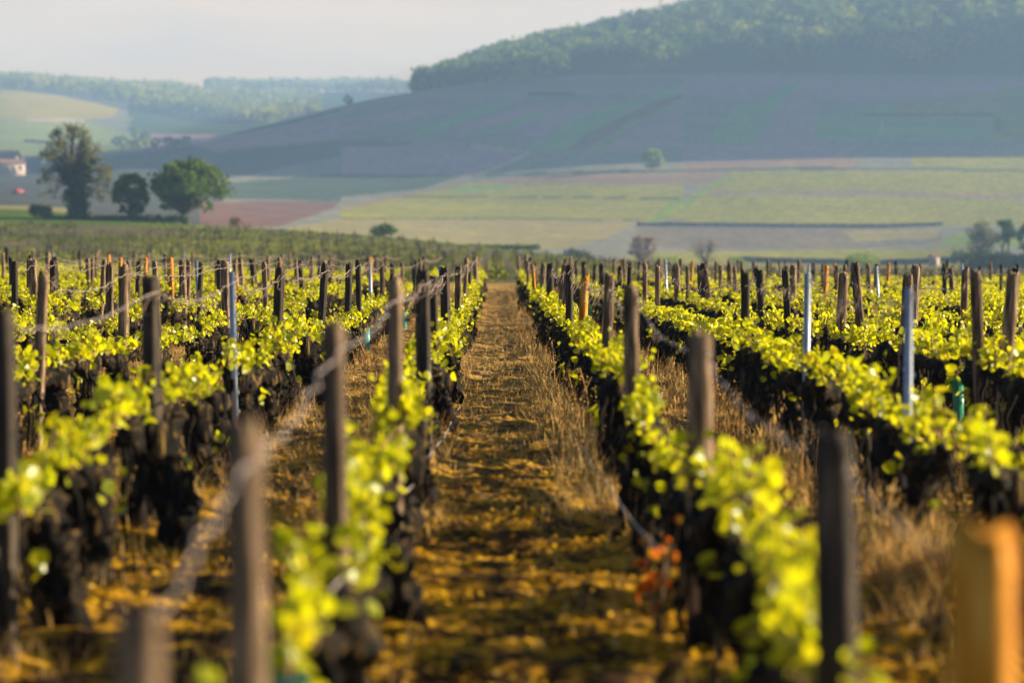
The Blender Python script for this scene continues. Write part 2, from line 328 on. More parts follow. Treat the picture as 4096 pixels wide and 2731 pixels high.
def inpoly(x, y, P):
    r = np.zeros(x.shape, bool); n = len(P)
    for i in range(n):
        x1, y1 = P[i]; x2, y2 = P[i - 1]
        if y1 == y2: continue
        r ^= ((y1 > y) != (y2 > y)) & (x < (x2 - x1) * (y - y1) / (y2 - y1) + x1)
    return r
CG, CM, CY, CT, CP, CR, CB, CS, CX, CSHADE = (.16, .32, .12), (.36, .22, .25), (.27, .25, .055), (.29, .24, .11), (.28, .185, .14), (.18, .10, .085), (.22, .21, .17), (.46, .36, .24), (.06, .075, .05), (.085, .09, .085)  # the last, for the lower left slope, is hill shade put into the colour
CGL = (.20, .26, .05)
A, B, Cc = (0, 0), (1366, 0), (2730, 0)
FIELDS = [  # (origin, colour, outline) of each field and painted shade patch on the hillsides, nearest rules last
 (A, (.25, .28, .06), [(-400, 690), (500, 700), (980, 830), (560, 890), (0, 985), (-400, 985)]),
 (A, (.38, .29, .04), [(-400, 460), (0, 505), (400, 560), (690, 620), (660, 672), (490, 685), (-400, 690)]),
 (A, CS, [(170, 678), (490, 678), (490, 702), (170, 697)]),
 (A, CT, [(760, 640), (1050, 690), (1330, 740), (1200, 790), (1090, 800), (1060, 700), (760, 670)]),
 (A, CM, [(900, 740), (1450, 690), (1500, 730), (1947, 700), (1947, 790), (1200, 860), (800, 890)]),
 (A, CX, [(640, 890), (1500, 725), (1947, 630), (1947, 640), (1400, 760), (900, 850), (660, 900)]),
 (A, CSHADE, [(-400, 985), (640, 900), (1100, 830), (1300, 880), (1000, 960), (0, 1100), (-400, 1100)]),
 (A, CSHADE, [(-400, 1070), (600, 960), (1400, 850), (1947, 800), (2400, 815), (1900, 900), (1250, 1030), (1320, 1300), (-400, 1290)]),
 (A, (.075, .10, .07), [(1150, 1060), (1947, 990), (1947, 1150), (1300, 1135)]),  # green plot darkened, hill shade painted into its colour
 (A, CR, [(1140, 1150), (1940, 1150), (1900, 1190), (1600, 1290), (1140, 1300)]),
 (A, CT, [(-300, 1160), (200, 1175), (400, 1190), (350, 1240), (-300, 1230)]),
 (B, CM, [(0, 720), (300, 640), (700, 590), (600, 640), (200, 720), (0, 760)]),
 (B, CG, [(330, 790), (800, 600), (1000, 590), (560, 760)]),
 (B, CM, [(560, 775), (950, 640), (1100, 600), (1250, 600), (800, 740)]),
 (B, CG, [(720, 780), (1120, 640), (1250, 640), (980, 740)]),
 (B, CM, [(980, 740), (1300, 600), (1450, 620), (1100, 800)]),
 (B, CG, [(1060, 850), (1400, 640), (1750, 560), (1947, 490), (1947, 535), (1700, 610), (1280, 850)]),
 (B, CR, [(1280, 850), (1480, 720), (1750, 600), (1947, 535), (1947, 560), (1600, 720), (1400, 850)]),
 (B, CGL, [(1400, 850), (1700, 680), (1947, 560), (1947, 590), (1720, 690), (1470, 850)]),
 (B, CM, [(1480, 850), (1760, 680), (1947, 600), (1947, 850)]),
 (B, CM, [(0, 840), (560, 830), (1060, 862), (760, 990), (0, 1000)]),
 (B, (.075, .10, .07), [(-60, 1000), (700, 1000), (440, 1085), (0, 1120)]),  # carries on the painted hill shade of the dark green plot
 (B, CS, [(740, 822), (860, 848), (1020, 853), (1020, 864), (850, 864), (735, 838)]),
 (B, CS, [(750, 995), (920, 928), (1060, 868), (1100, 872), (920, 950), (770, 1008)]),
 (B, CB, [(1100, 870), (1947, 860), (1947, 960), (1500, 975), (1000, 990), (780, 1005)]),
 (B, CY, [(0, 1180), (450, 1100), (800, 1035), (1947, 1050), (1947, 1255), (0, 1245)]),
 (B, CT, [(0, 1245), (1947, 1260), (1700, 1275), (1420, 1390), (1200, 1420), (-300, 1400), (-300, 1300)]),
 (B, CG, [(640, 1085), (960, 1060), (970, 1070), (660, 1100)]),
 (B, CX, [(300, 1118), (1947, 1128), (1947, 1134), (300, 1124)]),
 (B, CX, [(0, 1242), (1700, 1254), (1700, 1259), (0, 1247)]),
 (B, CP, [(-30, 1200), (0, 1185), (440, 1088), (740, 1008), (770, 1012), (450, 1100), (60, 1190)]),
 (B, CP, [(800, 1040), (1000, 1008), (1400, 988), (1947, 984), (1947, 1055), (1650, 1056), (1200, 1046), (900, 1050)]),
 (B, CX, [(700, 1000), (1000, 990), (1500, 974), (1947, 966), (1947, 978), (1500, 984), (900, 1010)]),
 (B, CGL, [(1880, 1140), (1947, 1130), (1947, 1160), (1800, 1270), (1740, 1270)]),
 (Cc, CM, [(0, 450), (1947, 465), (1947, 560), (700, 580), (0, 560)]),
 (Cc, CG, [(120, 820), (300, 600), (560, 590), (400, 820)]),
 (Cc, CM, [(400, 820), (560, 590), (740, 570), (840, 830)]),
 (Cc, CG, [(430, 590), (600, 470), (700, 470), (560, 590)]),
 (Cc, CG, [(760, 660), (1150, 590), (1780, 580), (1780, 810), (740, 800)]),
 (Cc, CY, [(1180, 590), (1780, 580), (1780, 650), (1240, 655)]),
 (Cc, CY, [(1520, 555), (1750, 530), (1750, 572), (1520, 574)]),
 (Cc, CGL, [(1790, 510), (3600, 470), (3600, 810), (1760, 810), (1790, 600)]),
 (Cc, CM, [(0, 830), (1000, 830), (900, 900), (0, 925)]),
 (Cc, CP, [(0, 935), (500, 905), (1050, 900), (1000, 958), (0, 966)]),
 (Cc, CB, [(1000, 820), (3600, 815), (3600, 985), (1800, 975), (1000, 955)]),
 (Cc, CY, [(1300, 900), (3600, 840), (3600, 985), (1800, 975), (1300, 958)]),
 (Cc, CX, [(0, 965), (800, 958), (1700, 965), (3600, 985), (3600, 993), (1700, 975), (800, 968), (0, 978)]),
 (Cc, CY, [(270, 980), (1800, 975), (3600, 995), (3600, 1105), (1900, 1112), (150, 1088)]),
 (Cc, CP, [(0, 978), (280, 980), (150, 1060), (0, 1060)]),
 (Cc, CP, [(150, 1090), (600, 1085), (1947, 1108), (3600, 1115), (3600, 1135), (1947, 1130), (700, 1108), (150, 1102)]),
 (Cc, CY, [(120, 1108), (1947, 1135), (3600, 1140), (3600, 1290), (1460, 1290), (0, 1275), (0, 1200)]),
 (Cc, CGL, [(0, 1150), (270, 980), (290, 982), (120, 1110), (0, 1215)]),
 (Cc, (.20, .165, .13), [(-260, 1290), (1460, 1305), (1480, 1380), (900, 1420), (-100, 1420), (-280, 1380)]),
 (Cc, CT, [(900, 1320), (1460, 1310), (1460, 1360), (1000, 1380)]),
 (Cc, CY, [(-300, 1440), (200, 1435), (1600, 1415), (1900, 1500), (1500, 1560), (-300, 1560)]),
 (Cc, CGL, [(1460, 1390), (1560, 1330), (3600, 1300), (3600, 1405), (1500, 1405)]),
]
def field_colours(U, Yg):
    X = U * Yg; Z = ground_z(X, Yg); xd = 1140 + 5553 * U; yd = 520 + 5553 * (CAM_H - Z) / Yg
    wob = 7 * (fbm(X * .035, Yg * .02, 3) - .42)
    c = np.zeros(U.shape + (3,)); c[:] = CB
    sx, sy = xd * 4096 / 2352, (yd + wob) * 4096 / 2352
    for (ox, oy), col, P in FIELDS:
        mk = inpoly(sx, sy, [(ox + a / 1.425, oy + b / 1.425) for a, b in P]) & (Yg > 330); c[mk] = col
    near = Yg < 262; c[near] = (.13, .115, .06)
    bank = (Yg >= 262) & (Yg <= 330) & (xd < 1500); c[bank] = (.09, .14, .025)
    far = Yg > 2080; c[far & (xd + 5 * wob > 300)] = (.06, .09, .03)
    wood = (Yg > 1425) & (xd > 955); c[wood] = (.05, .07, .03)
    return c.reshape(-1, 3)
fine = np.arange(-.235, .2351, 3.2 / 5553)
us = np.r_[-3.0, -2, -1.3, -.9, -.65, -.5, -.4, -.33, -.28, fine, .28, .33, .4, .5, .65, .9, 1.3, 2, 3.0]
tag(sheet('ground', us, np.exp(np.linspace(math.log(1.2), math.log(75), 620)), M['soil'], bumps=True), kind='structure')
us2 = np.r_[-.6, -.5, -.43, -.37, -.32, -.28, fine, np.arange(.25, .62, .015)]
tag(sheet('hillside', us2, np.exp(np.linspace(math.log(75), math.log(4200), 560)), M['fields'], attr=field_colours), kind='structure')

# ------------------------------------------------------------------ the vineyard: rows 1 m apart, posts about 3 m apart
ORD = ['', 'first', 'second', 'third', 'fourth', 'fifth', 'sixth', 'seventh', 'eighth', 'ninth', 'tenth', 'eleventh', 'twelfth', 'thirteenth', 'fourteenth', 'fifteenth', 'sixteenth', 'seventeenth', 'eighteenth', 'nineteenth']
TENS = {2: 'twent', 3: 'thirt', 4: 'fort', 5: 'fift', 6: 'sixt'}
def ordinal(n):
    if n < 20: return ORD[n]
    return TENS[n // 10] + 'ieth' if n % 10 == 0 else TENS[n // 10] + 'y-' + ORD[n % 10]
def row_x(r): return -.385 - (int(r[1:]) - 1) if r[0] == 'L' else .615 + (int(r[1:]) - 1)
def row_words(r): return ('%s row %s of the path' % (ORD[int(r[1:])], 'left' if r[0] == 'L' else 'right'))
ROWS = ['L%d' % i for i in range(1, 14)] + ['R%d' % i for i in range(1, 14)]
# measured posts: distance along the row, height above ground, width, look (w weathered, d dark, o ochre, m metal)
POSTS = {
'L1':'2.53,0.861,0.036,w 3.65,0.951,0.038,w 5.76,0.987,0.048,w 8.6,1.003,0.034,w 11.98,0.97,0.068,d 14.69,0.904,0.051,d 19.46,0.938,0.071,d 20.49,0.946,0.02,m 22.76,0.933,0.063,w 26.39,0.988,0.052,w 31.38,0.93,0.043,w 35.06,0.931,0.052,o 44.47,0.971,0.079,w',
'L2':'6.8,0.976,0.03,d 9.52,0.985,0.061,d 12.65,0.953,0.025,m 15.32,0.936,0.053,w 19.07,0.954,0.053,w 22.24,0.946,0.059,w 24.1,0.977,0.055,w 27.39,0.929,0.02,m 30.2,0.941,0.06,w 32.21,0.898,0.048,w 36.25,0.902,0.047,w 39.46,0.916,0.055,w 40.9,0.897,0.049,w 43.64,0.93,0.065,w 46.31,0.959,0.055,w 48.31,0.943,0.057,w',
'L3':'12.46,0.945,0.055,w 15.42,0.95,0.059,w 21.21,0.963,0.069,w 25.01,0.936,0.045,w 29.62,0.939,0.044,w 32.84,0.919,0.049,w 35.31,0.916,0.059,w 38.46,0.896,0.053,w 44.08,0.941,0.07,w 45.75,0.931,0.068,w 48.03,0.955,0.047,w 50.91,0.982,0.055,w',
'L4':'21.14,0.927,0.063,w 22.27,0.938,0.031,w 24.13,0.942,0.055,w 25.92,0.939,0.079,w 26.45,0.933,0.042,w 27.29,0.91,0.032,w 27.71,0.952,0.02,m 29.76,0.929,0.035,w 31.21,0.933,0.034,w 31.86,0.927,0.044,o 32.54,0.939,0.064,w 34.52,0.933,0.079,w 38.32,0.949,0.076,w 40.91,0.918,0.057,w 44.26,0.955,0.061,w 46.36,0.944,0.055,w 48.83,0.943,0.053,w 50.83,0.92,0.055,w',
'L5':'22.15,0.937,0.044,w 23.25,0.942,0.067,w 24.23,0.931,0.069,d 26.7,0.933,0.061,w 29.32,0.907,0.058,w 32.39,0.934,0.074,w 37.81,0.937,0.045,w 39.8,1.014,0.028,m 43.73,0.913,0.052,w 46.36,0.943,0.06,w 49.32,0.933,0.063,w',
'L6':'27.68,0.925,0.041,w 29.85,0.935,0.059,w 31.98,0.914,0.038,w 32.31,0.913,0.035,w 34.64,0.927,0.051,o 36.95,0.921,0.058,w 51.21,0.955,0.051,w 63.09,0.92,0.081,w',
'L7':'31.84,0.92,0.057,w 40.1,0.958,0.067,o 46.55,0.927,0.06,w 48.92,0.989,0.02,m 50.93,0.956,0.06,w',
'L8':'38.35,0.935,0.053,w 40.32,0.994,0.028,m 44.57,0.946,0.044,w 51.33,0.949,0.061,w',
'L9':'45.47,0.951,0.081,w 51.02,0.942,0.061,w 55.66,0.915,0.066,w',
'L10':'45.94,0.925,0.064,w 54.7,0.939,0.07,w',
'L11':'54.33,0.922,0.064,w',
'L13':'61.3,0.948,0.085,w',
'R1':'3.06,0.872,0.083,o 4.36,0.866,0.072,d 7.26,0.883,0.072,w 10.4,0.936,0.067,w 13.51,0.927,0.057,w 17.02,0.885,0.059,o 19.41,0.96,0.05,d 22.38,0.936,0.051,w 24.45,0.948,0.053,w 28.55,0.944,0.076,w 32.93,0.922,0.065,w 36.29,0.895,0.05,w 39.65,0.906,0.051,w 43.53,0.914,0.06,w 48.64,0.948,0.063,w 52.77,0.972,0.068,w 60.46,0.91,0.078,w',
'R2':'9.42,0.962,0.031,m 12.43,0.963,0.027,m 15.58,0.93,0.043,w 24.05,0.946,0.052,w 26.64,0.958,0.05,w 29.4,0.943,0.052,w 32.57,0.891,0.064,w 35.94,0.919,0.082,w 39.8,0.885,0.043,w 43.63,0.926,0.11,w 48.56,0.901,0.053,w 52.46,0.948,0.073,w 55.49,0.886,0.082,w',
'R3':'12.56,0.973,0.071,w 12.96,0.969,0.063,w 15.62,0.927,0.064,w 18.29,0.922,0.079,w 21.4,0.935,0.058,w 23.83,0.918,0.062,w 29.2,0.903,0.038,w 29.98,0.953,0.089,w 30.69,0.936,0.03,w 33.07,0.917,0.046,w 34.61,0.931,0.092,w 35.95,0.922,0.064,w 36.91,1.01,0.02,m 39.68,0.927,0.051,w 42.45,0.927,0.055,w 45.48,0.925,0.045,w 48.58,0.945,0.058,w 50.72,0.935,0.065,o 54.04,0.897,0.064,w',
'R4':'21.12,0.972,0.073,w 23.65,1,0.077,w 29.59,0.961,0.074,w 32.92,0.921,0.053,w 36.38,0.907,0.058,w 37.05,0.94,0.077,w 39.01,0.904,0.05,w 45.05,0.93,0.058,o 47.66,0.964,0.061,w 53.14,0.935,0.084,w',
'R5':'21.8,0.967,0.066,w 23.98,0.953,0.07,w 34.01,0.947,0.066,o 35.84,0.949,0.023,m 38.81,0.913,0.055,w 45.06,0.954,0.049,w 48.08,0.955,0.062,w 50.64,0.912,0.06,w 53.3,0.902,0.074,w',
'R6':'35.35,0.955,0.02,m 38.89,0.95,0.059,w 39.79,0.925,0.06,w 41.71,0.942,0.045,w 49.95,0.965,0.059,w 52.16,0.906,0.068,w',
'R7':'35.04,0.937,0.064,w 35.47,0.923,0.065,w 35.84,0.932,0.054,w 42.08,0.94,0.077,w 42.59,0.947,0.083,w 44.91,0.927,0.063,w 47.02,0.934,0.046,o 50.38,0.907,0.06,w 52.75,0.95,0.08,w 55.96,0.916,0.054,w',
'R8':'39.02,0.944,0.034,w 39.05,0.997,0.025,m 47.02,0.947,0.061,w',
'R9':'40.13,0.918,0.056,w 43.37,0.927,0.047,w 46.45,0.94,0.05,w 49.18,0.916,0.053,w 58.93,0.927,0.076,w',
'R10':'46.05,0.939,0.055,w 57.97,0.928,0.075,w',
'R11':'49.17,0.942,0.069,w 56.88,0.96,0.074,w',
'R12':'56.8,0.958,0.068,w',
}
def post_mesh(w, h, kind, seed):
    r = np.random.default_rng(seed); b = MB()
    if kind == 'm':                                                     # an angle-iron stake with hooks
        t_ = .004; w = max(w, .032)
        b.box((0, 0, h / 2 - .1), (w, t_, h + .2)); b.box((-w / 2 + t_ / 2 + .0005, w * .45 + t_ / 2, h / 2 - .1), (t_, w * .9, h + .2))
        for z in np.arange(.12, h - .03, .1): b.box((w / 2 + .004, .0, z), (.0085, .006, .022))
        return b
    seg = 20; n = 22; zs = np.r_[np.linspace(-.15, h * .9, n - 6), np.linspace(h * .92, h, 6)]
    sq = (kind == 'd') or r.random() < .5
    th = np.linspace(0, 2 * math.pi, seg, endpoint=False) + 0
    e = 6.0 if sq else 2.6
    shape = (np.abs(np.cos(th)) ** e + np.abs(np.sin(th)) ** e) ** (-1 / e)
    asp = r.uniform(.8, 1.1); lump = 1 + .05 * r.standard_normal(seg)        # splits and flats that run up the whole post
    cut = r.uniform(-.35, .35, 2); rag = .012 * r.standard_normal(seg)
    V = []
    bx, by = r.uniform(-.012, .012, 2); ph = r.uniform(0, 6)
    for i, z in enumerate(zs):
        f = z / h; rad = w / 2 * (1.03 - .08 * f) * shape * lump * (1 + .02 * r.standard_normal(seg))
        if i >= n - 2: rad = rad * (.93 if i == n - 2 else .84)
        x = rad * np.cos(th); y = rad * np.sin(th) * asp
        zz = z + (x * cut[0] + y * cut[1] + rag) * (np.clip((f - .8) / .2, 0, 1))
        V.append(np.c_[x + bx * math.sin(f * 3 + ph), y + by * math.sin(f * 2.4 + ph), zz])
    V = np.concatenate(V); F = []
    for i in range(n - 1):
        for j in range(seg): F.append((i * seg + j, i * seg + (j + 1) % seg, (i + 1) * seg + (j + 1) % seg, (i + 1) * seg + j))
    top = (n - 1) * seg; c = len(V); V = np.r_[V, V[top:].mean(0, keepdims=True) - [[0, 0, .004]]]
    for j in range(0, seg, 2): F.append((c, top + j, top + (j + 1) % seg, top + (j + 2) % seg))
    return b.add(V, F)
LOOK = {'w': ('wood', 'grey wooden post'), 'd': ('wood_dark', 'dark wooden post'), 'o': ('wood_orange', 'ochre wooden post'), 'm': ('metal', 'thin steel post')}
tops = {}
sd_ = 100
for r in ROWS:
    lst = [tuple(x.split(',')) for x in POSTS.get(r, '').split()]
    for i, (d, h, w, k) in enumerate(lst):
        d, h, w = float(d), float(h), float(w); sd_ += 1; rr = random.Random(sd_); X = row_x(r)
        if d > 14 and k == 'w' and rr.random() < .03: k = 'o'
        elif d > 14 and k == 'w' and rr.random() < .38: k = 'd'
        if k != 'm': w = min(max(w, .052), .085)
        o = post_mesh(w, h, k, sd_).build('metal_post' if k == 'm' else 'trellis_post', M[LOOK[k][0]])
        z = float(ground_z(X, d)); o.location = (X + (rr.uniform(-.03, .03) if d > 8 else 0), d, z)
        lean = .004 if d < 12 else .038
        o.rotation_euler = (rr.gauss(0, lean), rr.gauss(0, lean), rr.uniform(-.55, -.12) if k != 'm' else rr.uniform(-.2, .2))
        tag(o, '%s, %s from the front in the %s' % (LOOK[k][1], ordinal(i + 1), row_words(r)), 'post', 'posts of the vine rows')
        tops.setdefault(r, []).append((o.matrix_basis @ Vector((0, 0, h - .045)) , w))
# two posts of the next block, seen past the end of the path
for i, (X, Y) in enumerate([(-.38, 96), (.06, 93)]):
    o = post_mesh(.07, .95, 'w', 900 + i).build('trellis_post', M['wood']); o.location = (X, Y, float(ground_z(X, Y)))
    tag(o, ['lone small post in the dip past the path end, the left one', 'lone small post in the dip past the path end, the right one'][i], 'post', 'posts of the vine rows')

# wires along the post tops, hung with last year's dry tendrils
for r in ROWS:
    T = tops.get(r, [])
    if len(T) < 3: continue
    rr = np.random.default_rng(len(T) * 7 + ord(r[0]) + int(r[1:]))
    pts = []; X = row_x(r); last = T[-1][0]
    end = Vector((X, 61.5, float(ground_z(X, 61.5)) + .85))
    P = [t_[0] for t_ in T] + ([end] if last.y < 56 else [])
    for a, b_ in zip(P[:-1], P[1:]):
        L = (b_ - a).length; n = max(4, int(L / .09)); sag = rr.uniform(.01, .03) * min(L, 4)
        for q in range(n):
            f = q / n; p = a.lerp(b_, f); off = .04 * (1 - abs(2 * f - 1) ** 4)
            pts.append((p.x + .03 * (1 - min(1, 8 * min(f, 1 - f))) + .006 * rr.standard_normal(), p.y, p.z - sag * 4 * f * (1 - f) + (.007 if p.y > 14 else .003) * rr.standard_normal()))
    b = MB(); pts = np.array(pts); ph = np.arange(len(pts))
    b.tube(pts, .0016, 4, cap=False)
    tw = pts + np.c_[.004 * np.cos(ph * 1.9), 0 * ph, .004 * np.sin(ph * 1.9)]; b.tube(tw, .0013, 4, cap=False)
    o = b.build('barbed_wire', M['wire'])
    tag(o, 'rusty twisted wire strung along the post tops of the %s' % row_words(r), 'wire', 'wires of the vine rows')
    tb = MB()
    for p in pts[rr.random(len(pts)) < (.30 if abs(X) < 3 else .2)]:
        if p[1] < 9 and rr.random() < .93: continue
        for q in range(2 if rr.random() < .4 else 1):
            c = p + rr.normal(0, .012, 3); a = rr.uniform(0, 6.28); k = np.linspace(0, 1, 7); R_ = rr.uniform(.012, .05); L = rr.uniform(-.09, .05)
            q_ = np.c_[c[0] + R_ * np.cos(a + k * 5) * k, c[1] + R_ * np.sin(a + k * 5), c[2] + L * k + R_ * .6 * np.sin(k * 6 + a)]
            tb.tube(q_, .0020, 3, cap=False)
    tag(tb.build('tendrils', M['tendril'], o), kind='stuff')

# loose wires and a bent rod low in the nearest rows
def loose(label, a, b_, bow, name='loose_wire', rad=.004, mat='wire'):
    k = np.linspace(0, 1, 40)[:, None]; a = np.array(a); b_ = np.array(b_); p = a * (1 - k) + b_ * k
    p[:, 2] += bow * np.sin(k[:, 0] * math.pi); p += .006 * np.c_[np.sin(k[:, 0] * 19), 0 * k[:, 0], np.cos(k[:, 0] * 23)]
    bb = MB(); bb.tube(p, rad, 5); tag(bb.build(name, M[mat]), label, 'wire' if 'wire' in name else 'rod')
loose('slack wire drooping to the soil at the left edge of the path', (-.36, 4.9, .46), (-.24, 15.9, .05), -.04)
loose('slack wire low across the second row left of the path', (-1.40, 6.1, .27), (-1.36, 12.4, .07), .0)
loose('slack wire low on the path side of the first row on the right', (.45, 6.6, .33), (.43, 13.4, .07), -.02)
loose('bent rusty rod sticking up beside the second row on the right', (1.60, 10.35, float(soil_z(1.6, 10.35)) - .05), (1.585, 10.3, .39), .0, 'bent_rod', .011, 'wood_dark')

# ---- old vines: black gnarled trunks, tied canes, young leaves lit through
def vine_arrays(seed):
    r = np.random.default_rng(seed); tr = MB(); cn = MB()
    n = 22; f = np.linspace(0, 1, n); H = r.uniform(.34, .42)
    wx = np.cumsum(r.normal(0, .014, n)); wy = np.cumsum(r.normal(0, .02, n)); wx -= wx[-1]; wy -= wy[-1]
    rad = (.052 + .020 * (1 - f) ** 2 + .028 * np.exp(-((f - .93) / .12) ** 2)) * (1 + .12 * r.standard_normal(n)) * r.uniform(.85, 1.25)
    rad[-1] *= .6
    tr.tube(np.c_[wx, wy, -.08 + f * (H + .08)], rad, 12, .2, r)
    for s in (-1, 1):
        L = r.uniform(.16, .40); k = np.linspace(0, 1, 7)
        tr.tube(np.c_[.02 * r.standard_normal(7) * k, s * L * k, H - .05 + .06 * k + .015 * r.standard_normal(7)], .052 - .026 * k, 9, .28, r)
    if r.random() < .6:                                                   # a second leg
        s = r.choice((-1, 1)); k = np.linspace(0, 1, 9); x0 = r.uniform(-.05, .05)
        tr.tube(np.c_[x0 * (1 - k) + .02 * r.standard_normal(9), s * (.16 * (1 - k) ** .7) + .01 * r.standard_normal(9), -.06 + (H + .02) * k], .034 - .008 * k, 8, .2, r)
    for q in range(r.integers(7, 13)):                                     # strips of loose bark and hanging old wood
        k = np.linspace(0, 1, 8); a = r.uniform(0, 6.28); y0 = r.uniform(-.35, .35); o = r.uniform(.03, .11)
        tr.tube(np.c_[o * math.cos(a) * (.4 + .6 * np.sin(k * 2.4)), y0 + o * math.sin(a) * k, H - .02 - (H - .04) * k * r.uniform(.4, 1)] + .008 * r.standard_normal((8, 3)), .011 - .006 * k, 5, .25, r)
    LP = []; LS = []; thin = r.uniform(.2, .58)
    for s in (-1, 1):
        k = np.linspace(0, 1, 9); up = r.uniform(.04, .09); x1 = r.normal(0, .03)
        c = np.c_[x1 * k, s * (.04 + .50 * k), H - .01 + up * np.sin(k * 2.2)]; cn.tube(c, .009 - .004 * k, 6, .06, r)
        for kk in np.arange(.06, 1.0, .115):
            if r.random() < thin: continue
            b_ = np.array([x1 * kk, s * (.04 + .50 * kk), H - .01 + up * math.sin(kk * 2.2)]) ; L = r.uniform(.03, .12)
            dx, dy = r.normal(0, .35, 2); e = b_ + L * np.array([dx, dy, 1]) ; cn.tube(np.array([b_, (b_ + e) / 2 + .004, e]), .0035, 4, cap=False)
            m_ = r.integers(7, 15); t_ = r.random(m_)[:, None]
            LP.append(b_ + (e - b_) * t_ + r.normal(0, 1, (m_, 3)) * [.026, .021, .019] + [0, 0, .01]); LS.append(r.uniform(.018, .044, m_) * r.uniform(.85, 1.2))
    for q in range(r.integers(1, 5)):                                      # a few shoots straight from the old wood
        m_ = r.integers(3, 7); LP.append(np.array([r.normal(0, .06), r.uniform(-.25, .25), r.uniform(.2, H)]) + r.normal(0, .025, (m_, 3))); LS.append(r.uniform(.025, .05, m_))
    P = np.concatenate(LP); S = np.concatenate(LS)
    return tr.arr(), cn.arr(), (P, S)
VAR = [vine_arrays(40 + i) for i in range(12)]
spots = []; aside = []
for r in ROWS:
    X = row_x(r); rr = random.Random(r); d = 2.75 + rr.random() * .6 + (0 if abs(X) < 1 else max(0, abs(X) * 2.5 - 3)); i = 0
    while d < 61.5:
        xd = 1140 + 5553 * X / d
        if -110 < xd < 2470:
            i += 1; spots.append((d, r, i, X + rr.gauss(0, .02), rr.random(), rr))
        elif -900 < xd < 3250: aside.append((d, r, 0, X + rr.gauss(0, .02), rr.random(), rr))
        d += rr.uniform(.9, 1.06) + (1.0 if rr.random() < .035 else 0)
spots.sort(key=lambda s_: s_[0])
protos = []
for i, (tr, cn, (P, S)) in enumerate(VAR):
    rr = np.random.default_rng(900 + i)
    root = empty('grapevine')
    mesh_obj('trunk', *tr, M['bark'], root, True); mesh_obj('cane', *cn, M['cane'], root)
    V, F = scatter(P, S, LEAF_V, LEAF_F, rr); mesh_obj('foliage', V, F, M['vine_leaf'], root)
    protos.append(root)
NEAR_VINES = 290
used = set()
fv = MB(); fl = MB(); fr = np.random.default_rng(5)
av = MB(); al = MB(); ap = MB()
for n, (d, r, i, X, q, _) in enumerate(spots + aside):
    v = int(q * 1200) % 12; flip = math.pi * (int(q * 9973) % 2); sc = .9 + .22 * ((q * 7.31) % 1)
    z = float(ground_z(X, d))
    if n < NEAR_VINES:
        o = protos[v] if v not in used else copy_tree(protos[v]); used.add(v)
        o.location = (X, d, z); o.rotation_euler = (0, 0, flip + (q - .5) * .3); o.scale = (sc, 1, sc)
        tag(o, 'leafy old vine, %s from the front in the %s' % (ordinal(i), row_words(r)), 'vine', 'vines of the vineyard rows')
    else:
        tr, cn, (P, S) = VAR[v]; s_ = 1 if flip else -1; T = np.array([s_, s_, 1.]); off = np.array([X, d, z])
        side = n >= len(spots); (av if side else fv).add(tr[0] * T * sc + off, tr[1])
        mk = fr.random(len(P)) < .6; V, F = scatter(P[mk] * T * sc + off, S[mk] * 1.3, QUAD_V, QUAD_F, fr); (al if side else fl).add(V, F)
        if side and q < .34: V, F = post_mesh(.07, .94, 'w', 3000 + n).arr(); ap.add(V + off, F)
far = empty('distant_grapevines')
tag(far, 'mass of small leafy vines filling the back of the vineyard', 'vines', kind='stuff')
fv.build('trunk', M['bark'], far); fl.build('foliage', M['vine_leaf'], far)
far = empty('side_grapevines'); tag(far, 'vines and posts of the same rows carrying on past both sides', 'vines', kind='stuff')
av.build('trunk', M['bark'], far); al.build('foliage', M['vine_leaf'], far); ap.build('post', M['wood'], far)
print('vines', len(spots), 'posts', sum(len(t_) for t_ in tops.values()))

# ---- plastic sleeves round replanted vines
def guard(xd, d, X, h, w, mat, label, zoff=0, sprig=True):
    z = float(soil_z(X, d)) + zoff; root = empty('vine_guard', (X, d, z)); b = MB(); th = np.linspace(0, 2 * math.pi, 20, endpoint=False)
    sh = (np.abs(np.cos(th)) ** 4 + np.abs(np.sin(th)) ** 4) ** (-.25) * w / 2
    V = []
    for zz, k in ((-.04, 1), (h * .5, 1.02), (h, 1.0), (h, .93), (h * .5, .95), (-.04, .93)): V.append(np.c_[sh * k * np.cos(th), sh * k * np.sin(th), 0 * th + zz])
    F = [(i * 20 + j, i * 20 + (j + 1) % 20, (i + 1) * 20 + (j + 1) % 20, (i + 1) * 20 + j) for i in range(5) for j in range(20)]
    b.add(np.concatenate(V), F); o = b.build('sleeve', M[mat], root)
    root.rotation_euler = (rng.normal(0, .04), rng.normal(0, .04), .4)
    if sprig:
        P = np.array([0, 0, h]) + rng.normal(0, 1, (14, 3)) * [.03, .03, .045]; V, F = scatter(P, rng.uniform(.03, .06, 14), LEAF_V, LEAF_F, rng)
        b = MB(); b.tube(np.array([(0, 0, 0), (.004, 0, h * .6), (0, .004, h + .05)]), .006, 5); b.build('stem', M['cane'], root); mesh_obj('foliage', V, F, M['vine_leaf'], root)
    tag(root, label, 'vine guard', 'plastic sleeves on young vines')
guard(0, 24.6, -1.33, .27, .068, 'guard_blue', 'turquoise plastic sleeve standing clear in the second row left of the path', sprig=False)
guard(0, 31.7, -2.30, .33, .06, 'guard_blue', 'pale turquoise sleeve half hidden by leaves in the third row left of the path', .1)
guard(0, 33, -1.26, .22, .06, 'guard_blue', 'short turquoise sleeve behind dry grass, far back in the second row left of the path')
guard(0, 39, 1.52, .42, .085, 'guard_green', 'green sleeve seen between posts, far back in the second row right of the path')
guard(0, 13.4, 2.575, .36, .05, 'guard_green', 'tall green sleeve with a leaf sprig in the third row right of the path')
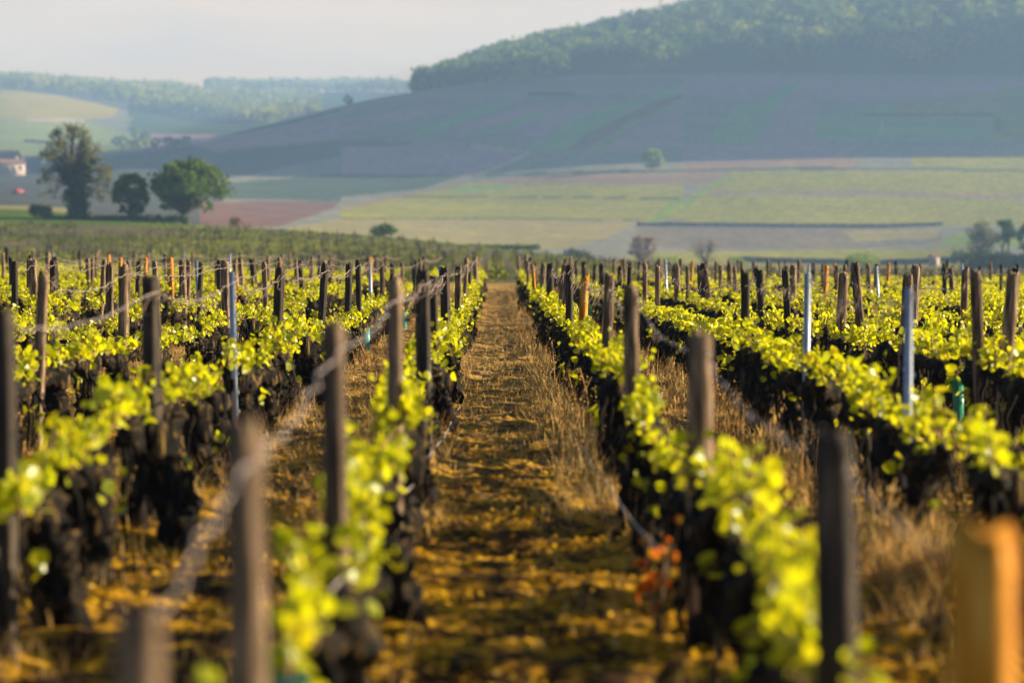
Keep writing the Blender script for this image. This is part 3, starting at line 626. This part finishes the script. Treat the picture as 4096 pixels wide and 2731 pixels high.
guard(0, 22.3, 3.60, .36, .07, 'guard_green', 'green sleeve peeping over leaves in the fourth row right of the path')
guard(0, 4.25, -.37, .42, .06, 'guard_blue', 'blurred turquoise sleeve under the nearest leaves left of the path')

# ---- red-leaved weed at the foot of the first row on the right
root = empty('red_weed', (.47, 7.0, float(soil_z(.47, 7.0)))); b = MB(); P = []
for q in range(5):
    a = rng.uniform(0, 6.28); h = rng.uniform(.2, .38); e = np.array([.07 * math.cos(a), .12 * math.sin(a), h]); k = np.linspace(0, 1, 5)[:, None]
    b.tube(e * k * [1, 1, 1] + [0, 0, -.02], .004, 4); P.append(e * rng.uniform(.3, 1.05, (8, 1)) + rng.normal(0, .02, (8, 3)))
P = np.concatenate(P); V, F = scatter(P, rng.uniform(.018, .036, len(P)), LEAF_V, LEAF_F, rng)
b.build('stem', M['cane'], root); mesh_obj('foliage', V, F, M['red_leaf'], root)
tag(root, 'weed with red and yellow leaves at the foot of the nearest right-hand vines', 'weed')

# ---- dry grass and fallen leaves (nobody could count them)
r = np.random.default_rng(11); N = 300000
Y = np.exp(r.uniform(math.log(4.0), math.log(66), N)); X = (r.uniform(-400, 2760, N) - 1140) / 5553 * Y
k = X + .385; g = k - np.floor(k)                                        # 0..1 across each lane
foot = np.exp(-((g - .80) / .17) ** 2) + .6 * np.exp(-((g - .08) / .10) ** 2)
patch = fbm(X * 1.7, Y * .8, 3)
path = (X > -.385) & (X < .615)
dens = foot * np.clip((patch - .36) * 5, 0, 1) + .45 * np.clip((Y - 10) / 16, 0, 1) * np.clip((patch - .30) * 4, 0, 1) + np.where(path, .14 * np.clip((Y - 9) / 8, 0, 1), .4 * np.clip((Y - 7) / 5, 0, 1))
keep = r.random(N) < np.clip(dens * np.clip((Y - 4.5) / 4, .04, 1), 0, 1) * .8
X, Y, g, foot = X[keep], Y[keep], g[keep], foot[keep]
h = (.025 + .055 * r.random(len(X))) + (.05 + .16 * r.random(len(X)) ** 2) * np.clip(foot, 0, 1) * (r.random(len(X)) < .75)
V, F = blades(np.c_[X, Y, soil_z(X, Y) - .01], h, .0024 + .00018 * Y, r, 1.5)
dg = mesh_obj('dry_grass', V, F, M['straw']); tag(dg, 'dry straw-coloured grass between and under the vine rows', 'grass', kind='stuff')
N = 46000
Y = np.exp(r.uniform(math.log(2.3), math.log(26), N)); X = (r.uniform(-60, 2420, N) - 1140) / 5553 * Y
keep = fbm(X * 2.6 + 5, Y * 1.6, 3) > .40; X, Y = X[keep], Y[keep]
P = np.c_[X, Y, soil_z(X, Y) + .008]
V, F = scatter(P, r.uniform(.014, .036, len(X)), QUAD_V, QUAD_F, r, .45)
V[:, 2] = np.maximum(V[:, 2], soil_z(V[:, 0], V[:, 1]) + .002)
tag(mesh_obj('leaf_litter', V, F, M['litter']), 'fallen leaves, moss and bark scraps on the soil', 'litter', kind='stuff')
# tall seeding weeds beside the rows on the right
b = MB(); P = []
for X0, Y0, n in [(.98, 15.5, 6), (1.2, 14.2, 5), (1.35, 13.5, 5), (.50, 14.5, 4), (.45, 12.2, 3), (1.40, 11.2, 4), (.42, 18, 4), (-.75, 15, 4), (-.95, 20, 4), (1.3, 9.2, 3)]:
    for q in range(n):
        x, y = X0 + rng.normal(0, .07), Y0 + rng.normal(0, .4); h = rng.uniform(.22, .42); z = float(soil_z(x, y)); lx, ly = rng.normal(0, .08, 2)
        p = np.array([(x, y, z - .02), (x + lx * .4, y + ly * .4, z + h * .6), (x + lx, y + ly, z + h)]); b.tube(p, .0028, 4, cap=False)
        t_ = rng.uniform(.5, 1.02, 22)[:, None]; P.append(p[0] * (1 - t_) + p[2] * t_ + rng.normal(0, .016, (22, 3)))
o = b.build('seeding_weeds', M['straw']); tag(o, 'tall seeding weeds standing in the dry grass', 'weeds', kind='stuff')
P = np.concatenate(P); V, F = scatter(P, np.full(len(P), .013), QUAD_V, QUAD_F, rng); mesh_obj('seed_heads', V, F, M['straw'], o)

# ------------------------------------------------------------------ beyond the vineyard
def clump(n, c, rad, r, shell=.55):
    d = r.standard_normal((n, 3)); d /= np.linalg.norm(d, axis=1, keepdims=True); return np.asarray(c) + d * np.asarray(rad) * (shell + (1 - shell) * r.random((n, 1)))
def limb(b, a, e, r0, r1, r, bow=.1, n=7):
    k = np.linspace(0, 1, n)[:, None]; a = np.array(a, float); e = np.array(e, float); L = np.linalg.norm(e - a)
    p = a * (1 - k) + e * k + np.sin(k * math.pi) * r.normal(0, bow * L, 3); b.tube(p, r0 + (r1 - r0) * k[:, 0], 7, .08, r); return p
def tree(name, label, xd, Y, h, w, leaf, crown_lo=.25, nclump=26, per=70, size=.35, group=None, cat='tree', trunk=None, bare=False, seed=1, dz=0, stems=1, twigs=0):
    """trunk with limbs; crown of leaf clumps on an uneven dome"""
    r = np.random.default_rng(seed); X, Y, z = at(xd, Y); root = empty(name, (X, Y, z + dz)); b = MB(); t0 = trunk or h * .035
    P = []
    for s in range(stems):
        ox = (s - (stems - 1) / 2) * w * .3
        fork = np.array([ox + r.normal(0, .03 * w), r.normal(0, .03 * w), h * max(crown_lo, .12)])
        limb(b, (ox, 0, -.4), fork, t0 * 1.3, t0 * .8, r, .04)
        for q in range(nclump // stems):
            a = r.uniform(0, 2 * math.pi); v = r.uniform(0, 1) ** .7; ry = math.sqrt(max(0, 1 - (2 * v - .9) ** 2 * .8))
            rr = w / 2 * ry * r.uniform(.45, .92) / stems ** .5
            e = np.array([ox + rr * math.cos(a), rr * math.sin(a), h * (crown_lo + (1 - crown_lo) * (.08 + .84 * v))])
            if q % 2 == 0 or bare: limb(b, fork, e, t0 * .5, t0 * .08, r, .08)
            if bare:
                for _ in range(6): limb(b, e * .6 + fork * .4 + r.normal(0, .05, 3), e + r.normal(0, w * .12, 3), t0 * .14, t0 * .04, r, .1, 5)
            P.append(clump(per, e, np.array([w * .13, w * .13, h * .085]) * r.uniform(.7, 1.35), r, .3))
    b.build('trunk', M['tree_bark'], root)
    P = np.concatenate(P); V, F = scatter(P, r.uniform(.6, 1.3, len(P)) * size, QUAD_V, QUAD_F, r); mesh_obj('crown', V, F, M[leaf], root)
    return tag(root, label, cat, group)
def bush(name, label, xd, Y, w, h, leaf, n=500, size=.22, depth=None, cat='bush', seed=1, group=None, long=False, dz=0):
    r = np.random.default_rng(seed); X, Y, z = at(xd, Y); root = empty(name, (X, Y, z + dz)); b = MB(); P = []; m = 5 if not long else max(8, int(w / h * 2))
    dpt = depth or w * .7
    for q in range(m):
        c = np.array([(r.uniform(-.32, .32) if not long else (q + .5) / m - .5) * w, r.uniform(-.25, .25) * dpt, h * (r.uniform(.35, .62) if not long else .5)])
        limb(b, (c[0] * .4 if not long else c[0], c[1] * .4, -.3), c, h * .03, h * .01, r)
        P.append(clump(n // m, c, (w * (.28 if not long else .9 / m), dpt * .35, h * (.42 if not long else .5) * r.uniform(.8, 1.1)), r, .5))
    P = np.concatenate(P); P[:, 2] = np.maximum(P[:, 2], -.2)
    b.build('stem', M['tree_bark'], root); V, F = scatter(P, r.uniform(.6, 1.3, len(P)) * size, QUAD_V, QUAD_F, r); mesh_obj('foliage', V, F, M[leaf], root)
    return tag(root, label, cat, group)

# the big ivy-clad tree
r = np.random.default_rng(21); X, Y, z = at(178, 288); root = empty('ivy_tree', (X, Y, z)); b = MB(); s = 288 / 5553
P = []; ivy = []
base = np.array([0, 0, -.4]); fk = np.array([-.3, 0, 4.6]); limb(b, base, fk, .75, .5, r, .03)
for q in range(9): limb(b, fk + [0, 0, r.uniform(-2, 0)], fk + [r.uniform(-2.4, 2.6), r.uniform(-1.5, 1.5), r.uniform(1, 4)], .28, .1, r, .08)
for q in range(46):
    a = r.uniform(0, 6.28); v = r.uniform(0, 1); rr = 3.6 * math.sqrt(1 - v * v * .95) * r.uniform(.6, 1)
    e = np.array([-.4 + rr * math.cos(a), rr * .8 * math.sin(a), 6.9 + 3.9 * v]); limb(b, fk + [0, 0, r.uniform(-.5, 1)], e, .13, .02, r, .06)
    for _ in range(5): limb(b, e * .75 + (fk + [0, 0, 1]) * .25, e + r.normal(0, .6, 3), .035, .01, r, .1, 5)
    P.append(clump(46, e, (.75, .75, .6), r, .2))
for q in range(44):                                                       # drooping outer boughs, mostly on the right
    sgn = 1 if r.random() < .62 else -1; x = sgn * r.uniform(2.2, 4.5) - .1; zz = r.uniform(2.6, 6.4); e = np.array([x, r.uniform(-2, 2), zz]); limb(b, fk + [sgn * .5, 0, r.uniform(-1, 2)], e, .08, .015, r, .15)
    P.append(clump(30, e, (.6, .6, .8), r, .1))
for q in range(60): ivy.append(clump(60, (r.uniform(-1.1, 1.1) + (.25 if q % 3 else -.4), r.uniform(-.9, .9), r.uniform(.2, 6.2)), (.55, .55, .8), r, .4))
for q in range(14): ivy.append(clump(50, (r.uniform(-1.9, 2.2), r.uniform(-.9, .9), r.uniform(4.6, 7.4)), (.4, .4, .7), r, .4))
b.build('trunk', M['tree_bark'], root)
P = np.concatenate(P); V, F = scatter(P, r.uniform(.12, .30, len(P)), QUAD_V, QUAD_F, r); mesh_obj('crown', V, F, M['tree_olive'], root)
P = np.concatenate(ivy); V, F = scatter(P, r.uniform(.2, .42, len(P)), QUAD_V, QUAD_F, r); mesh_obj('ivy', V, F, M['tree_dark'], root)
tag(root, 'tall thin-leaved tree with an ivy-clad trunk, leftmost of the three on the bank', 'tree')
tree('round_tree', 'small round bushy tree in the middle of the three on the bank', 303, 287, 5.9, 4.6, 'tree_mid', .06, 48, 110, .30, seed=5)
tree('spreading_tree', 'broad spreading green tree, rightmost of the three on the bank', 436, 286, 7.7, 10.0, 'tree_mid', .16, 80, 90, .36, trunk=.45, seed=8)
bush('dark_bush', 'low dark bush at the foot of the ivy-clad tree', 95, 284, 2.6, 1.8, 'tree_dark', 700, .25, seed=3)
bush('tree_belt_hedge', 'low dark hedge running along the bank beneath the three trees', 265, 284, 17, .9, 'tree_dark', 3000, .25, depth=1.6, cat='hedge', long=True, seed=4, dz=-.2)
bush('reddish_bush', 'bare reddish bush right of the spreading tree', 541, 284, 1.9, 1.5, 'tree_brown', 600, .14, seed=6)
bush('bank_bush', 'low green hump of bushes on the crest of the bank', 872, 290, 4.2, 1.6, 'tree_mid', 900, .25, seed=9)
bush('bank_hedge', 'low green hedge along the falling bank behind the vineyard', 1100, 300, 15, .9, 'grass_green', 2600, .22, depth=1.6, cat='hedge', long=True, seed=10, dz=-.4)
bush('valley_shrub', 'dark shrub in the dip beyond the end of the bank', 1325, 400, 5.5, 2.2, 'tree_dark', 700, .35, seed=11)
tree('brown_tree', 'small brown leafless tree right of the path end', 1475, 420, 5.2, 5.8, 'tree_brown', .12, 26, 50, .25, bare=True, seed=12)
bush('bright_shrub', 'low bright shrub right of the brown leafless tree', 1533, 415, 4.4, 2.2, 'tree_light', 500, .3, seed=13)
tree('bare_tree', 'sparse grey bare tree beside the small green bush in the valley', 1620, 430, 5.6, 6.2, 'tree_brown', .15, 20, 14, .22, bare=True, seed=14)
bush('small_bush', 'small green bush just right of the sparse bare tree', 1695, 440, 3.4, 2.4, 'tree_light', 400, .3, seed=15)
bush('round_bush', 'wide round green bush rising behind the right-hand posts', 1972, 380, 6.8, 3.8, 'tree_light', 1200, .32, seed=16)
tree('thin_tree', 'tall thin tree with sparse twigs near the pink hut', 2252, 425, 7.6, 6.6, 'tree_olive', .2, 34, 45, .25, bare=True, seed=17)
tree('slender_tree', 'slender green tree on two stems near the right edge', 2310, 430, 7.6, 3.6, 'tree_mid', .35, 24, 80, .35, stems=2, seed=18)
tree('dark_tree', 'broad dark green tree cut by the right edge of the picture', 2366, 428, 7.0, 5.5, 'tree_dark', .1, 30, 80, .4, seed=19)
bush('dark_shrub', 'small dark shrub between the pink hut and the thin tree', 2200, 440, 2.6, 3.4, 'tree_dark', 400, .3, seed=20)
bush('bank_thicket', 'long dark thicket on the bank at the right edge', 2330, 360, 15, 3.0, 'tree_dark', 3600, .4, depth=4, cat='thicket', long=True, seed=22, dz=-.5)
tree('lone_tree', 'lone round bright green tree on the hillside', 1497, 925, 8.2, 9.4, 'tree_light', .1, 34, 70, .7, seed=23, dz=0)
tree('ridge_tree', 'single small dark tree on the falling ridge line', 802, 1330, 6.6, 5.6, 'tree_dark', .08, 22, 60, .5, seed=24)
bush('slope_hedge', 'dark hedge lying across the upper slope below the wood', 1266, 1290, 24, 2.4, 'tree_dark', 1500, .7, depth=4, cat='hedge', long=True, seed=25)
bush('terrace_hedge', 'long thin hedge between the terraced vine plots at right', 2130, 1180, 62, 1.7, 'tree_dark', 2200, .6, depth=2.5, cat='hedge', long=True, seed=26)
tree('plot_tree', 'pale green tree at the edge of the terraced plots', 2290, 1090, 6.5, 6.5, 'tree_light', .1, 20, 60, .6, seed=27)

# stone walls, a hut, a wayside column, houses, a car
def wall(label, x0, Y0, x1, Y1, h, mat='stone', name='stone_wall'):
    n = 40; b = MB(); r = np.random.default_rng(int(x0)); V = []; F = []; k = np.linspace(0, 1, n)
    P = np.array([at(x0 + (x1 - x0) * q, Y0 + (Y1 - Y0) * q) for q in k]); hh = h * (1 + .05 * r.standard_normal(n))
    sec = [(-.27, -.5), (-.25, None), (-.34, .0), (-.33, .11), (.33, .11), (.34, .0), (.25, None), (.27, -.5)]     # wall with a projecting coping
    for p_, h_ in zip(P, hh):
        for y_, z_ in sec: V.append((p_[0], p_[1] + y_, p_[2] + (-.5 if z_ == -.5 else h_ + (z_ or 0) - (.001 if z_ is None else 0))))
    m_ = len(sec)
    for i in range(n - 1):
        for j in range(m_ - 1): F.append((i * m_ + j, (i + 1) * m_ + j, (i + 1) * m_ + j + 1, i * m_ + j + 1))
    b.add(V, F)
    return tag(b.build(name, M[mat]), label, 'wall')
wall('long dark stone wall above the mauve plot in the valley', 1462, 705, 2165, 715, 1.0)
wall('low dark wall beside the track in the valley bottom', 1690, 520, 2215, 470, 1.0)
wall('pale sandy wall under the sloping field on the far left', 60, 1830, 197, 1800, 2.2, 'sand_stone')
X, Y, z = at(2146, 432); root = empty('hut', (X, Y, z), .5); b = MB(); b.box((0, 0, .75), (1.5, 1.3, 1.9)); b.build('wall', M['plaster'], root)
b = MB(); b.add([(-.9, -.8, 1.68), (.9, -.8, 1.68), (.9, .8, 1.68), (-.9, .8, 1.68), (-.9, 0, 2.25), (.9, 0, 2.25)], [(0, 1, 5, 4), (2, 3, 4, 5), (0, 4, 3, 3), (1, 2, 5, 5), (0, 3, 2, 1)]); b.build('roof', M['roof'], root)
b = MB(); b.box((-.2, -.66, .55), (.6, .04, 1.3)); b.build('door', M['tree_bark'], root); tag(root, 'tiny pink vineyard hut at the end of the valley wall', 'hut')
X, Y, z = at(2024, 1080); root = empty('wayside_column', (X, Y, z)); b = MB(); b.box((0, 0, .4), (1.6, 1.6, 1.2)); b.build('plinth', M['sand_stone'], root)
b = MB(); b.tube(np.array([(0, 0, 1.0), (0, 0, 3), (0, 0, 4.6)]), [.42, .36, .30], 10); b.build('shaft', M['sand_stone'], root)
b = MB(); b.box((0, 0, 5.1), (.28, .28, 1.1)); b.box((.38, 0, 5.25), (.48, .26, .26)); b.box((-.38, 0, 5.25), (.48, .26, .26)); b.build('cross', M['sand_stone'], root)
tag(root, 'pale stone wayside column standing among the hillside vines', 'column')
def house(label, xd, Y, w, dp, h, rh, rz, wallm, seed, dz=0):
    X, Y, z = at(xd, Y); root = empty('house', (X, Y, z + dz), rz); b = MB(); b.box((0, 0, h / 2 - .5), (w, dp, h + 1)); b.build('wall', M[wallm], root)
    b = MB(); e = .5; x, y = w / 2 + e, dp / 2 + e
    b.add([(-x, -y, h - .1), (x, -y, h - .1), (x, y, h - .1), (-x, y, h - .1), (-x, 0, h + rh), (x, 0, h + rh)], [(0, 1, 5, 4), (2, 3, 4, 5), (0, 4, 3, 3), (1, 2, 5, 5), (0, 3, 2, 1)]); ro = b.build('roof', M['roof'], root)
    b = MB(); b.box((w * .28, dp * .1, h + rh), (.9, .7, 2.2)); b.build('chimney', M['plaster'], ro)
    for i in range(3):
        b = MB(); b.box((-w / 2 + w * (i + .7) / 3.4, -dp / 2 - .03, h * .58), (1.1, .08, 1.5)); b.build('window', M['glass'], root)
        b = MB(); b.box((w / 2 + .03, -dp / 2 + dp * (i + .7) / 3.4, h * .58), (.08, 1.1, 1.5)); b.build('window', M['glass'], root)
    b = MB(); b.box((w * .05, -dp / 2 - .04, 1.0), (1.1, .1, 2.1)); b.build('door', M['tree_bark'], root)
    return tag(root, label, 'house')
house('pale house with pinkish walls at the left edge, the lower of the village houses', 28, 915, 9.2, 7, 4.0, 1.8, .55, 'plaster', 1, dz=.5)
house('house with a big purplish roof above the pale house at the left edge', 20, 1330, 13, 9, 4.2, 4.6, -.3, 'plaster', 2, dz=6)
house('small half-hidden house beside the ivy tree at the left edge', 80, 1250, 8, 7, 3.2, 2.2, .2, 'stone', 3, dz=3)
X, Y, z = at(45, 560); root = empty('parked_car', (X, Y, z), 1.45); b = MB()
V = [(x, y, zz) for zz, (x0, x1, yy) in ((.35, (-2, 2, .85)), (.85, (-2, 2, .86)), (.95, (-1.5, 1.9, .78)), (1.45, (-.9, 1.5, .62))) for x, y in ((x0, -yy), (x1, -yy), (x1, yy), (x0, yy))]
b.add(V, [(i * 4 + j, i * 4 + (j + 1) % 4, i * 4 + 4 + (j + 1) % 4, i * 4 + 4 + j) for i in range(3) for j in range(4)] + [(12, 13, 14, 15), (3, 2, 1, 0)]); b.build('body', M['red_paint'], root)
for x in (-1.25, 1.25):
    for y in (-.86, .86):
        b = MB(); b.tube(np.array([(x, y - .1, .34), (x, y + .1, .34)]), .34, 14); b.build('wheel', M['tyre'], root)
for s in (-1, 1): b = MB(); b.box((.25, s * .71, 1.2), (1.9, .06, .34)); b.build('window', M['glass'], root)
tag(root, 'small red car parked on the track at the far left', 'car')

# trees in the hedge line between the pale fields on the far left
r = np.random.default_rng(33)
HL = [(286, 1760, 11, 9, 'tree_light'), (310, 1800, 7, 9, 'tree_mid'), (338, 1820, 13, 10, 'tree_light'), (362, 1790, 8, 10, 'tree_mid'), (388, 1780, 9, 12, 'tree_mid'), (412, 1740, 8, 11, 'tree_dark'), (432, 1720, 10, 10, 'tree_light'), (318, 1860, 15, 12, 'tree_light'), (270, 1830, 8, 8, 'tree_mid')]
WH = ['tall pale tree at the upper left end of the far hedge line', 'low green tree second along the far hedge line', 'tall light tree in the middle of the far hedge line', 'low bushy tree just right of the tall light one in the far hedge line', 'wide green tree in the dip of the far hedge line', 'dark low tree near the lower end of the far hedge line', 'pale tree at the lower right end of the far hedge line', 'largest pale tree standing behind the far hedge line', 'small tree left of the tall pale one in the far hedge line']
for i, ((xd, Y, h, w, lf), lb) in enumerate(zip(HL, WH)): tree('hedgerow_tree', lb, xd, Y, h, w, lf, .05, 18, 45, 1.0, group='trees of the far hedge line', seed=40 + i)

# woods: far-off masses
def wood(name, label, xs, Ys, n, hh, mat, cond, seed, per=46, size=2.6):
    r = np.random.default_rng(seed); P = []; S = []; tk = MB(); k = 0
    while k < n:
        Y = r.uniform(*Ys); xd = r.uniform(*xs)
        if not cond(xd, Y): continue
        k += 1; X, Y, z = at(xd, Y); h = hh * r.uniform(.75, 1.2); w = h * r.uniform(.55, .8)
        d = r.standard_normal((per, 3)); d /= np.linalg.norm(d, axis=1, keepdims=True); d[:, 2] = np.where(d[:, 2] < -.5, -d[:, 2], d[:, 2])
        lump = 1 + .22 * np.sin(d[:, :1] * 5 + k) * np.cos(d[:, 1:2] * 4 + k)
        P.append(np.array([X, Y, z + h * .55]) + d * [w / 2, w / 2, h * .45] * lump * (.55 + .45 * r.random((per, 1)))); S.append(r.uniform(.6, 1.2, per) * size)
        if k % 2 == 0: tk.tube(np.array([(X, Y, z - 1), (X + r.normal(0, .3), Y, z + h * .6)]), [.32, .15], 4, cap=False)
    o = tk.build(name, M['tree_bark']); P = np.concatenate(P); S = np.concatenate(S)
    V, F = scatter(P, S, QUAD_V, QUAD_F, r); mesh_obj('foliage', V, F, M[mat], o); tag(o, label, 'wood', kind='stuff')
def c_hill(x, Y): return Y > 1405 + 25 * math.sin(x * .02) + (60 if x > 1300 else 0) - (x < 1060) * 40
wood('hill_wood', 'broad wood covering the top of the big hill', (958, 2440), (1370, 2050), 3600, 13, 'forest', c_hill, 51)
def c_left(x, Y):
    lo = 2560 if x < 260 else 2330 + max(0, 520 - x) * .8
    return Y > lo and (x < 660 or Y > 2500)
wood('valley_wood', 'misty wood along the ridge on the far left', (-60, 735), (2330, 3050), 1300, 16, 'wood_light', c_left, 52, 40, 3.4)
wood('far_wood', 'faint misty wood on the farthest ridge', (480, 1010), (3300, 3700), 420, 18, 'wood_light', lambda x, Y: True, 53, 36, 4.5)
# the next block of vines on the rising slope beyond the dip
r = np.random.default_rng(60); P = []; tk = MB(); pk = 0
N = 15000; Y = 78 + (252 - 78) * r.random(N) ** .75; u = r.uniform(-.225, .235, N); X = np.round(u * Y / 1.6) * 1.6 + r.normal(0, .12, N)
keep = fbm(X * .05, Y * .04, 3) + .25 * fbm(X * .4, Y * .1, 2) > .40; X, Y = X[keep], Y[keep]; Z = ground_z(X, Y)
c = np.c_[X, Y, Z + .30]; P = np.repeat(c, 5, axis=0) + r.normal(0, 1, (len(c) * 5, 3)) * [.16, .5, .09]
V, F = scatter(P, r.uniform(.10, .24, len(P)), QUAD_V, QUAD_F, r)
o = mesh_obj('slope_vines', V, F, M['vine_far']); tag(o, 'rows of vines on the slope beyond the dip', 'vines', kind='stuff')
for i in np.where(r.random(len(X)) < .08)[0]: tk.box((X[i], Y[i], Z[i] + .45), (.06, .06, .95))
tk.build('posts', M['wood_dark'], o)

# ------------------------------------------------------------------ haze over the whole valley
zlow, ztop = -22.0, 312.0; HZ, HH = (zlow + ztop) / 2, ztop - zlow
b = MB(); b.box((0, 2120, HZ), (5600, 4360, HH))
hz = b.build('haze', None); m, t, out = new_mat('haze'); pv = t.nodes.new('ShaderNodeVolumePrincipled')
pv.inputs['Color'].default_value = (.38, .62, 1.0, 1); pv.inputs['Density'].default_value = HAZE_DENSITY; pv.inputs['Anisotropy'].default_value = .2
t.links.new(pv.outputs[0], out.inputs['Volume']); hz.data.materials.append(m); tag(hz, kind='stuff')

for o in SC.objects:
    if o.type == 'MESH' and o is not hz and not o.parent:
        zs = [v[2] + o.location.z for v in o.bound_box]
        if min(zs) < zlow + .5 or max(zs) > ztop - 2: print('HAZE CUT', o.name, min(zs), max(zs))
